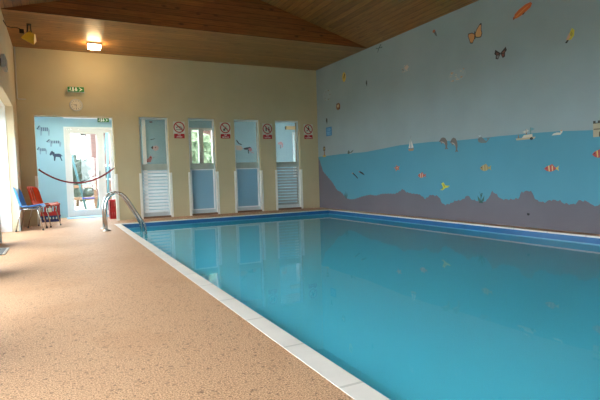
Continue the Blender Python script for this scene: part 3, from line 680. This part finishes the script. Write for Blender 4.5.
def fish(c1, c2, c3, flip=1, tail=None):
    body = [(u * flip, v) for u, v in [(-.5, 0), (-.35, .22), (-.1, .38), (.15, .25), (.3, .08), (.3, -.08), (.15, -.25), (-.1, -.36), (-.35, -.22)]]
    tl_ = [(u * flip, v) for u, v in [(.25, 0), (.5, .3), (.43, 0), (.5, -.3)]]
    fin_ = [(u * flip, v) for u, v in [(-.15, .3), (.05, .5), (.2, .2)]]
    st = [[(u * flip, v) for u, v in p] for p in ([(-.22, .3), (-.14, .35), (-.1, -.32), (-.18, -.3)], [(.02, .32), (.09, .28), (.11, -.25), (.04, -.3)])]
    return [(tl_, tail or c1), (fin_, c1), (body, c1)] + [(p, c2) for p in st] + [(E(-.34 * flip, .06, .04, .06, 8), c3)]
def bfly(c1, c2, edge, tilt=0, asym=1):
    L = [(0, .0), (-.2, .14), (-.47, .16), (-.5, .02), (-.42, -.2), (-.34, -.45), (-.18, -.5), (-.02, -.25)]
    Rr = [(0, .0), (.12, .25), (.36, .5), (.46, .47), (.44, .1), (.5, -.1), (.42, -.3), (.2, -.28), (.02, -.2)]
    sh = lambda P, k, cx, cy: [(cx + (u - cx) * k, cy + (v - cy) * k) for u, v in P]
    return [(L, edge), (Rr, edge), (sh(L, .84, -.2, -.15), c1), (sh(Rr, .84, .24, .0), c2), ([(-.03, .15), (.03, .15), (.03, -.3), (-.03, -.3)], edge)]
def flecks(cols, n, seed, base=(152, 165, 168)):
    r = random.Random(seed); o = [(E(0, 0, .5, .5, 20), base)]
    for k in range(n):
        u, v = r.uniform(-.45, .45), r.uniform(-.45, .45); o.append((E(u, v, r.uniform(.03, .07), r.uniform(.03, .07), 7), cols[k % len(cols)]))
    return o
def dolphin(flip=1):
    P = [(-.5, .22), (-.36, .28), (-.28, .42), (-.05, .5), (.2, .42), (.38, .18), (.42, -.1), (.36, -.32), (.5, -.5), (.3, -.44), (.12, -.5), (.22, -.3), (.18, -.14), (.04, .0), (-.12, .06), (-.22, -.04), (-.26, .1), (-.38, .16)]
    return [([(u * flip, v) for u, v in P], (110, 98, 92)), ([(u * flip, v) for u, v in [(-.34, .18), (-.1, .16), (.1, .06), (.2, -.12), (.06, .02), (-.12, .08)]], (176, 160, 148)), (E(-.3 * flip, .29, .03, .03, 6), (30, 26, 26))]
MU = [
 ('bird_sticker', (11.244, 3.599, .227, .264), [(E(0, 0, .4, .5, 16), (214, 178, 70)), ([(-.1, -.05), (.1, .3), (.25, .25), (.1, .0), (0, -.2)], (40, 34, 30))], 'yellow oval sticker with a small dark bird high near the far corner'),
 ('bird_sticker', (10.196, 3.237, .109, .16), bird((52, 62, 62), (70, 80, 78), (36, 42, 44)), 'tiny dark grey bird sticker right of the yellow oval'),
 ('bird_flock_sticker', (12.182, 3.268, .514, .339), flecks([(150, 146, 136), (140, 128, 112)], 11, 3), 'faint scattered flock sticker nearest the far corner'),
 ('butterfly_sticker', (11.582, 2.857, .265, .204), [(E(0, 0, .42, .48, 12), (132, 84, 44)), (E(-.05, .08, .2, .22, 10), (196, 170, 132)), (E(.22, -.28, .14, .16, 8), (92, 50, 26)), (E(-.22, .33, .13, .13, 8), (92, 50, 26))], 'small brown and tan butterfly sticker above the blue notice'),
 ('bird_sticker', (12.24, 2.524, .15, .185), bird((46, 42, 40), (58, 48, 40), (34, 32, 32)), 'dark bird sticker just above the blue notice'),
 ('dragonfly_sticker', (9.642, 3.968, .26, .164), [([(-.5, .3), (-.05, .05), (-.08, -.02), (-.45, .1)], (90, 108, 108)), ([(.4, .45), (.1, .08), (.02, .1), (.2, .5)], (84, 100, 100)), ([(.5, -.1), (.08, .0), (.06, .1), (.5, .12)], (90, 108, 108)), ([(.12, .22), (.02, .25), (-.25, -.5), (-.18, -.5)], (46, 56, 58))], 'grey dragonfly sticker just below the sloping ceiling edge'),
 ('starburst_sticker', (8.639, 3.308, .308, .196), flecks([(206, 184, 164), (196, 160, 132), (120, 84, 62), (210, 190, 176)], 16, 9) + [([(-.2, .1), (.1, .25), (.3, .0), (.1, -.25), (-.15, -.2)], (204, 180, 160))], 'pale peach starburst sticker between the dragonfly and the orange butterfly'),
 ('bird_sticker', (7.735, 3.807, .146, .16), [([(-.3, .3), (0, .5), (.2, .3), (.4, -.1), (.5, -.5), (.2, -.3), (-.05, 0)], (92, 96, 96)), (E(-.12, .32, .28, .18, 10), (176, 92, 58))], 'small grey bird sticker with an orange head'),
 ('butterfly_sticker', (6.665, 3.509, .347, .318), bfly((214, 152, 98), (214, 156, 104), (30, 24, 22)), 'large orange butterfly sticker with black edges'),
 ('butterfly_sticker', (6.092, 3.019, .267, .181), [([(0, .05), (-.42, .5), (-.5, .1), (-.38, -.05), (-.4, -.4), (-.2, -.5), (-.02, -.1)], (44, 34, 34)), ([(0, .05), (.42, .5), (.5, .15), (.36, -.05), (.36, -.4), (.18, -.5), (.02, -.1)], (44, 34, 34)), ([(-.1, .0), (-.32, .2), (-.34, .02), (-.25, -.05)], (104, 62, 54)), ([(.1, 0), (.34, .22), (.36, .04), (.24, -.06)], (112, 70, 58)), ([(-.12, -.14), (-.3, -.1), (-.3, -.36), (-.18, -.4)], (120, 120, 122)), ([(.1, -.12), (.28, -.1), (.28, -.34), (.16, -.36)], (110, 56, 50))], 'dark brown butterfly sticker below the large orange butterfly'),
 ('airship_sticker', (5.639, 3.61, .367, .196), [([(-.5, -.25), (-.52, -.5), (-.4, -.42), (-.3, -.2)], (150, 66, 30)), ([(-.46, -.36), (-.42, -.05), (-.2, .22), (.15, .46), (.42, .5), (.5, .35), (.42, .08), (.15, -.18), (-.1, -.36), (-.34, -.44)], (204, 98, 44)), ([(-.02, -.26), (.14, -.14), (.1, -.28), (.02, -.34)], (90, 60, 48)), ([(-.42, -.3), (.1, .18), (.42, .36), (.1, .05), (-.3, -.34)], (222, 128, 62))], 'orange airship sticker high on the mural sky'),
 ('bird_sticker', (4.805, 2.987, .16, .209), [([(.2, .5), (.45, .3), (.4, -.1), (.1, -.32), (-.3, -.3), (-.1, .1)], (206, 190, 60)), ([(-.05, .2), (-.3, -.1), (-.4, -.25), (-.15, -.28), (.05, -.1)], (214, 164, 130)), ([(-.3, -.28), (-.1, -.3), (-.3, -.5), (-.5, -.45)], (40, 38, 40)), ([(.1, .3), (.3, .1), (.2, -.12), (.02, 0)], (170, 158, 60))], 'yellow bird sticker with a dark beak in the sky'),
 ('flower_sticker', (7.128, 2.849, .473, .23), flecks([(196, 170, 148), (190, 140, 110), (186, 176, 160)], 15, 21), 'faint scattered flower sticker below the orange butterfly'),
 ('sailboat_sticker', (8.533, 1.621, .203, .331), [([(-.05, -.3), (.02, .5), (.06, -.3)], (226, 222, 212)), ([(-.12, -.3), (-.4, -.28), (-.1, .3)], (214, 206, 190)), ([(.1, -.3), (.42, -.28), (.06, .2)], (220, 212, 200)), ([(-.5, -.34), (.5, -.34), (.36, -.5), (-.36, -.5)], (170, 132, 104)), ([(.0, .5), (.03, .5), (.03, -.34), (0, -.34)], (110, 90, 76))], 'white sailboat sticker on the painted horizon'),
 ('dolphin_sticker', (7.524, 1.549, .27, .252), dolphin(), 'left of the two leaping dolphin stickers'),
 ('dolphin_sticker', (7.233, 1.499, .229, .295), dolphin(), 'right of the two leaping dolphin stickers'),
 ('whale_sticker', (6.478, 1.557, .303, .165), [([(-.5, .0), (-.4, .22), (-.2, .25), (-.05, .05), (.1, -.2), (.22, -.22), (.28, .0), (.12, .12), (.26, .1), (.34, .04), (.5, .14), (.4, -.02), (.32, -.2), (.15, -.45), (-.2, -.42), (-.42, -.3)], (110, 112, 110)), ([(-.36, .28), (-.3, .28), (-.2, .5), (-.32, .42), (-.44, .5)], (170, 186, 190)), (E(-.38, -.02, .03, .05, 6), (24, 24, 24))], 'small grey whale sticker spouting on the horizon'),
 ('galleon_sticker', (5.585, 1.57, .407, .2), [([(-.5, -.3), (.45, -.3), (.38, -.46), (-.46, -.46)], (190, 168, 138)), ([(-.2, -.3), (.3, -.3), (.3, -.05), (-.1, -.08)], (206, 192, 168)), ([(-.02, -.05), (.0, .4), (.03, .4), (.04, -.05)], (120, 100, 84)), ([(.2, -.05), (.2, .5), (.23, .5), (.24, -.05)], (90, 130, 130)), ([(.02, .4), (.14, .25), (.02, .1)], (200, 190, 176)), ([(.24, .5), (.42, .35), (.24, .2)], (100, 150, 156)), (E(.26, -.42, .08, .12, 8), (30, 28, 28)), ([(-.4, -.3), (-.36, .1), (-.33, -.3)], (130, 104, 82)), ([(.0, .3), (-.16, .2), (.0, .05)], (206, 198, 182))], 'pale ship sticker with several masts on the horizon'),
 ('swan_sticker', (5.022, 1.536, .187, .078), [([(-.5, -.4), (.3, -.4), (.5, .1), (.45, .5), (.32, .4), (.3, .0), (.0, .1), (-.3, .0)], (206, 200, 184)), (E(.4, .42, .07, .12, 8), (190, 140, 90))], 'tiny cream swan sticker on the horizon'),
 ('castle_sticker', (4.333, 1.545, .23, .244), [([(-.5, -.5), (.5, -.5), (.5, .3), (-.5, .3)], (176, 160, 132)), ([(-.5, .3), (-.5, .46), (-.34, .46), (-.34, .34), (-.2, .34), (-.2, .46), (-.04, .46), (-.04, .34), (.1, .34), (.1, .46), (.26, .46), (.26, .34), (.4, .34), (.4, .46), (.5, .46), (.5, .3)], (60, 54, 48)), ([(-.46, -.08), (.46, -.08), (.46, .0), (-.46, .0)], (120, 104, 82)), ([(-.12, -.5), (.12, -.5), (.12, -.22), (0, -.14), (-.12, -.22)], (80, 66, 52))], 'tan castle sticker at the right end of the horizon'),
 ('fish_sticker', (9.044, 1.092, .24, .151), [(rot([(0, .5), (.12, .16), (.48, .16), (.2, -.08), (.3, -.45), (0, -.22), (-.3, -.45), (-.2, -.08), (-.48, .16), (-.12, .16)], 12), (202, 92, 52)), (E(0, 0, .24, .24, 10), (206, 104, 62)), (E(.03, .03, .1, .1, 8), (222, 176, 150))], 'orange starfish-like sticker left of the other orange fish'),
 ('fish_sticker', (8.189, .907, .256, .151), fish((196, 92, 66), (222, 188, 166), (30, 26, 24)), 'orange fish sticker with pale stripes under the sailboat'),
 ('fish_sticker', (7.499, .679, .27, .163), [([(-.5, -.48), (-.2, -.15), (-.38, .35), (-.15, .5), (.05, .1), (.5, .08), (.3, -.15), (.05, -.2), (-.25, -.5)], (206, 196, 60)), ([(-.1, -.1), (-.2, .25), (-.1, .3), (.02, -.02)], (176, 160, 40)), (E(-.3, -.3, .04, .06, 6), (30, 30, 24))], 'bright yellow fish sticker just above the seabed'),
 ('fish_sticker', (6.45, 1.024, .268, .165), fish((160, 136, 92), (188, 164, 112), (26, 24, 22), 1, (170, 150, 70)), 'tan fish sticker above the seaweed'),
 ('fish_sticker', (5.119, .981, .262, .144), fish((178, 66, 62), (220, 180, 120), (26, 22, 22), 1, (204, 170, 70)), 'red and cream striped fish sticker right of the tan fish'),
 ('fish_sticker', (4.347, 1.172, .231, .159), fish((178, 62, 60), (214, 170, 90), (26, 22, 22), 1, (200, 160, 60)), 'red and yellow fish sticker under the castle'),
 ('fish_sticker', (10.822, .935, .288, .159), [([(-.5, .45), (-.3, .5), (.1, .1), (.5, -.4), (.4, -.5), (.1, -.15), (-.3, .25)], (22, 24, 30)), (E(-.42, .42, .1, .1, 8), (170, 120, 100))], 'left of the two slender black fish stickers'),
 ('fish_sticker', (10.499, .995, .276, .116), [([(-.5, .5), (-.2, .4), (.2, .1), (.5, -.5), (.05, -.2), (-.3, .1)], (22, 24, 30)), (E(-.42, .36, .1, .14, 8), (160, 70, 70))], 'right of the two slender black fish stickers'),
 ('seaweed_sticker', (6.564, .486, .167, .224), [([(-.06, -.5), (.06, -.5), (.04, .1), (-.2, .5), (-.06, .05)], (44, 88, 78)), ([(-.4, -.3), (-.05, -.45), (-.1, -.2), (-.5, .1)], (52, 98, 84)), ([(.05, -.45), (.4, -.3), (.5, .15), (.15, -.2)], (48, 90, 80)), ([(0, -.2), (.25, .3), (.1, .35), (-.02, 0)], (40, 80, 72)), ([(-.3, -.5), (.3, -.5), (.2, -.3), (-.2, -.3)], (44, 82, 74))], 'green seaweed sticker growing on the mauve seabed below the tan fish'),
 ('seaweed_sticker', (11.292, .425, .18, .219), [([(-.1, -.5), (.1, -.5), (.08, .2), (-.1, .5), (-.06, .0)], (48, 84, 84)), ([(.1, -.5), (.4, -.2), (.4, .3), (.15, -.2)], (52, 92, 90)), ([(-.12, -.5), (-.45, -.1), (-.3, .2), (-.1, -.2)], (52, 92, 90))], 'small teal seaweed sticker near the far end of the seabed'),
 ('buoy_sticker', (12.428, 1.664, .237, .321), [([(-.4, -.5), (.4, -.5), (.3, -.32), (-.3, -.32)], (190, 150, 76)), ([(-.1, -.35), (.12, -.35), (.1, .0), (-.08, .0)], (150, 96, 56)), (E(0, .24, .3, .24, 10), (104, 88, 58)), ([(-.2, .2), (.2, .2), (.2, .28), (-.2, .28)], (170, 150, 100))], 'brown and yellow buoy sticker on the horizon beside the corner'),
 ('duck_sticker', (11.013, 1.571, .296, .107), [([(-.5, -.4), (-.1, -.4), (-.1, 0), (-.3, .5), (-.45, .2)], (78, 84, 72)), ([(.05, -.3), (.4, .1), (.5, .45), (.2, .2), (-.05, -.1)], (88, 96, 84)), ([(-.2, -.45), (.2, -.45), (.2, -.3), (-.2, -.3)], (150, 160, 156))], 'tiny pair of ducks sticker on the far horizon'),
 ('crab_sticker', (5.55, .222, .058, .051), [(E(0, 0, .45, .4, 12), (26, 24, 28)), ([(-.5, .2), (-.3, .5), (-.2, .2)], (26, 24, 28)), ([(.5, .2), (.3, .5), (.2, .2)], (26, 24, 28))], 'tiny black crab-like spot low on the mauve seabed'),
 ('ripple_sticker', (5.51, 1.365, .228, .099), [([(-.5, -.3), (-.2, -.05), (.1, -.1), (.45, .3), (.1, -.2), (-.2, -.15)], (70, 140, 158)), ([(-.4, .3), (-.2, .1), (-.1, .3), (-.2, .0)], (74, 146, 164))], 'faint ripple sticker under the pale ship'),
]
for nm, (y, z, w_, h_), shp, lab in MU: sticker(nm, mural(y, z), w_, h_, shp, lab)
# blue notice
nt = thing('notice_sign', (XR, 12.124, 2.219), 'small blue notice on the mural wall near the far corner', 'sign')
F = mural(12.124, 2.219); b = MB(); b.prism([(-.155, -.125), (.155, -.125), (.155, .125), (-.155, .125)], F, .004, sm(38, 118, 172)); b.build('board', nt)
b = MB(); 
for k, (v, L) in enumerate(((.08, .1), (.05, .12), (.02, .09), (-.02, .12), (-.05, .1), (-.085, .11))): b.prism([(-L, v - .006), (L, v - .006), (L, v + .006), (-L, v + .006)], mural(12.124, 2.219), .005, sm(130, 186, 214))
b.build('print_lines', nt)
# corridor stickers
def cor(x, z): return lambda u, v, w: (x + u, OUT - w, z + v)
horse = [([(-.5, .1), (-.42, .35), (-.3, .5), (-.22, .38), (-.12, .2), (.2, .2), (.34, .12), (.5, -.1), (.36, .0), (.34, -.2), (.42, -.5), (.34, -.5), (.24, -.15), (-.05, -.1), (-.12, -.5), (-.2, -.5), (-.2, -.1), (-.3, .12), (-.42, .02)], (56, 74, 104)), ([(-.28, .42), (-.1, .28), (-.16, .2), (-.3, .32)], (30, 40, 62))]
zebra = [([(-.5, .1), (-.3, .45), (-.15, .25), (.3, .25), (.45, .0), (.4, -.5), (.32, -.5), (.3, -.1), (-.1, -.1), (-.15, -.5), (-.25, -.5), (-.25, .0), (-.4, .0)], (140, 168, 192))] + [([(x, .24), (x + .05, .24), (x + .03, -.09), (x - .02, -.09)], (66, 86, 120)) for x in (-.15, 0, .14, .26)] + [([(-.48, .1), (-.3, .4), (-.26, .36), (-.42, .06)], (34, 50, 84))]
CO = [
 ('zebra_sticker', (-.25, 2.43, .34, .3), zebra, 'blue zebra sticker highest on the lobby wall'), ('horse_sticker', (-.01, 2.09, .4, .22), zebra, 'striped horse sticker on the lobby wall above the dark horse'),
 ('zebra_sticker', (-.31, 1.88, .26, .22), zebra, 'small zebra sticker at the left edge of the lobby wall'), ('horse_sticker', (.03, 1.73, .34, .28), horse, 'dark galloping horse sticker lowest on the lobby wall'),
 ('label_sticker', (2.6, 2.71, .09, .03), [([(-.5, -.5), (.5, -.5), (.5, .5), (-.5, .5)], (120, 44, 54))], 'tiny dark red label high behind the first narrow door'),
 ('lizard_sticker', (2.63, 2.2, .16, .06), [([(-.5, -.2), (0, .1), (.5, .5), (.45, .2), (.1, -.1), (-.3, -.5)], (60, 76, 90))], 'small dark lizard sticker behind the first narrow door'),
 ('dog_sticker', (2.7, 1.93, .26, .17), [([(-.5, .1), (-.3, .4), (-.2, .1), (-.3, -.2)], (34, 34, 44)), ([(-.25, .3), (.1, .5), (.4, .2), (.3, -.3), (0, -.5), (-.3, -.2)], (216, 186, 190)), (E(.0, .1, .08, .1, 7), (120, 60, 70))], 'pink and black dog sticker behind the first narrow door'),
 ('flamingo_sticker', (2.5, 1.6, .22, .22), [([(-.5, -.4), (.2, -.4), (.5, .3), (.2, .5), (-.1, .1), (-.5, -.1)], (206, 130, 140)), (E(-.25, -.3, .12, .1, 8), (140, 40, 50)), (E(.22, .25, .1, .1, 8), (150, 60, 70))], 'pink flamingo sticker low behind the first narrow door'),
 ('bubble_sticker', (2.68, 1.7, .2, .2), flecks([(200, 214, 220), (120, 150, 160)], 9, 5, (172, 206, 220)), 'pale bubble sticker beside the pink flamingo'),
 ('stork_sticker', (5.36, 2.02, .26, .34), [([(-.4, .5), (-.3, .5), (0, .2), (.35, .1), (.3, .02), (-.05, .1), (-.3, .3)], (48, 50, 58)), ([(-.5, .0), (.2, -.05), (.5, -.3), (.2, -.5), (-.4, -.45)], (214, 196, 182))], 'cream stork sticker with a dark neck behind the third narrow door'),
 ('flamingo_sticker', (5.68, 1.86, .36, .22), [([(-.5, .3), (-.2, .4), (.1, .5), (.3, .3), (.2, .0), (.0, .1), (-.2, .05), (-.45, .1)], (60, 56, 64)), ([(.0, .3), (.25, .35), (.35, .0), (.15, -.25), (-.02, 0)], (204, 138, 148)), ([(-.1, .05), (.0, .05), (.02, -.5), (-.06, -.5)], (50, 48, 56)), ([(.2, -.2), (.5, -.4), (.5, -.5), (.2, -.3)], (204, 150, 160))], 'pink and black bird sticker behind the third narrow door'),
 ('flamingo_sticker', (6.83, 2.03, .24, .24), [([(-.4, .3), (.1, .5), (.4, .2), (.35, -.3), (.1, -.45), (.2, -.1), (0, .1), (-.3, .05)], (200, 150, 156)), ([(-.1, .05), (0, .05), (.05, -.5), (-.05, -.5)], (120, 90, 100))], 'faded pink bird sticker behind the last louvred door'),
]
for nm, (x, z, w_, h_), shp, lab in CO: sticker(nm, cor(x, z), w_, h_, shp, lab, group='stickers on the corridor wall')

# ------------------------------------------------------------------ light, camera
W = bpy.data.worlds.new('World'); bpy.context.scene.world = W; W.use_nodes = True
nt_ = W.node_tree; bg = nt_.nodes['Background']; bg.inputs[0].default_value = (.90, .96, 1.0, 1); bg.inputs[1].default_value = SKYS = 13.0

cam = bpy.data.cameras.new('camera'); co = bpy.data.objects.new('camera', cam); C.objects.link(co)
cam.sensor_width = 36; cam.lens = 484.37 / 600 * 36; cam.clip_start = .02
r, u, f3 = Vector((.89322617, -.44860455, -.03001625)), Vector((.05003587, .03283718, .99820746)), Vector((.44681476, .89312691, -.05177735))
co.matrix_world = Matrix(((r.x, u.x, -f3.x, 0), (r.y, u.y, -f3.y, 0), (r.z, u.z, -f3.z, 1), (0, 0, 0, 1)))
bpy.context.scene.camera = co

# one uniform rescale from working units to metres
done = set()
for o in list(C.objects):
    if o.type == 'MESH' and o.data.name not in done:
        done.add(o.data.name); o.data.transform(Matrix.Scale(S, 4))
    o.location = o.location * S
sc = bpy.context.scene
sc.view_settings.view_transform = 'Standard'; sc.view_settings.look = 'None'; sc.view_settings.gamma = 1; sc.view_settings.use_curve_mapping = False
sc.view_settings.exposure = 0.2
sc.cycles.max_bounces = 14; sc.cycles.diffuse_bounces = 8; sc.cycles.transparent_max_bounces = 24; sc.cycles.use_denoising = True
sc.cycles.sample_clamp_indirect = 6
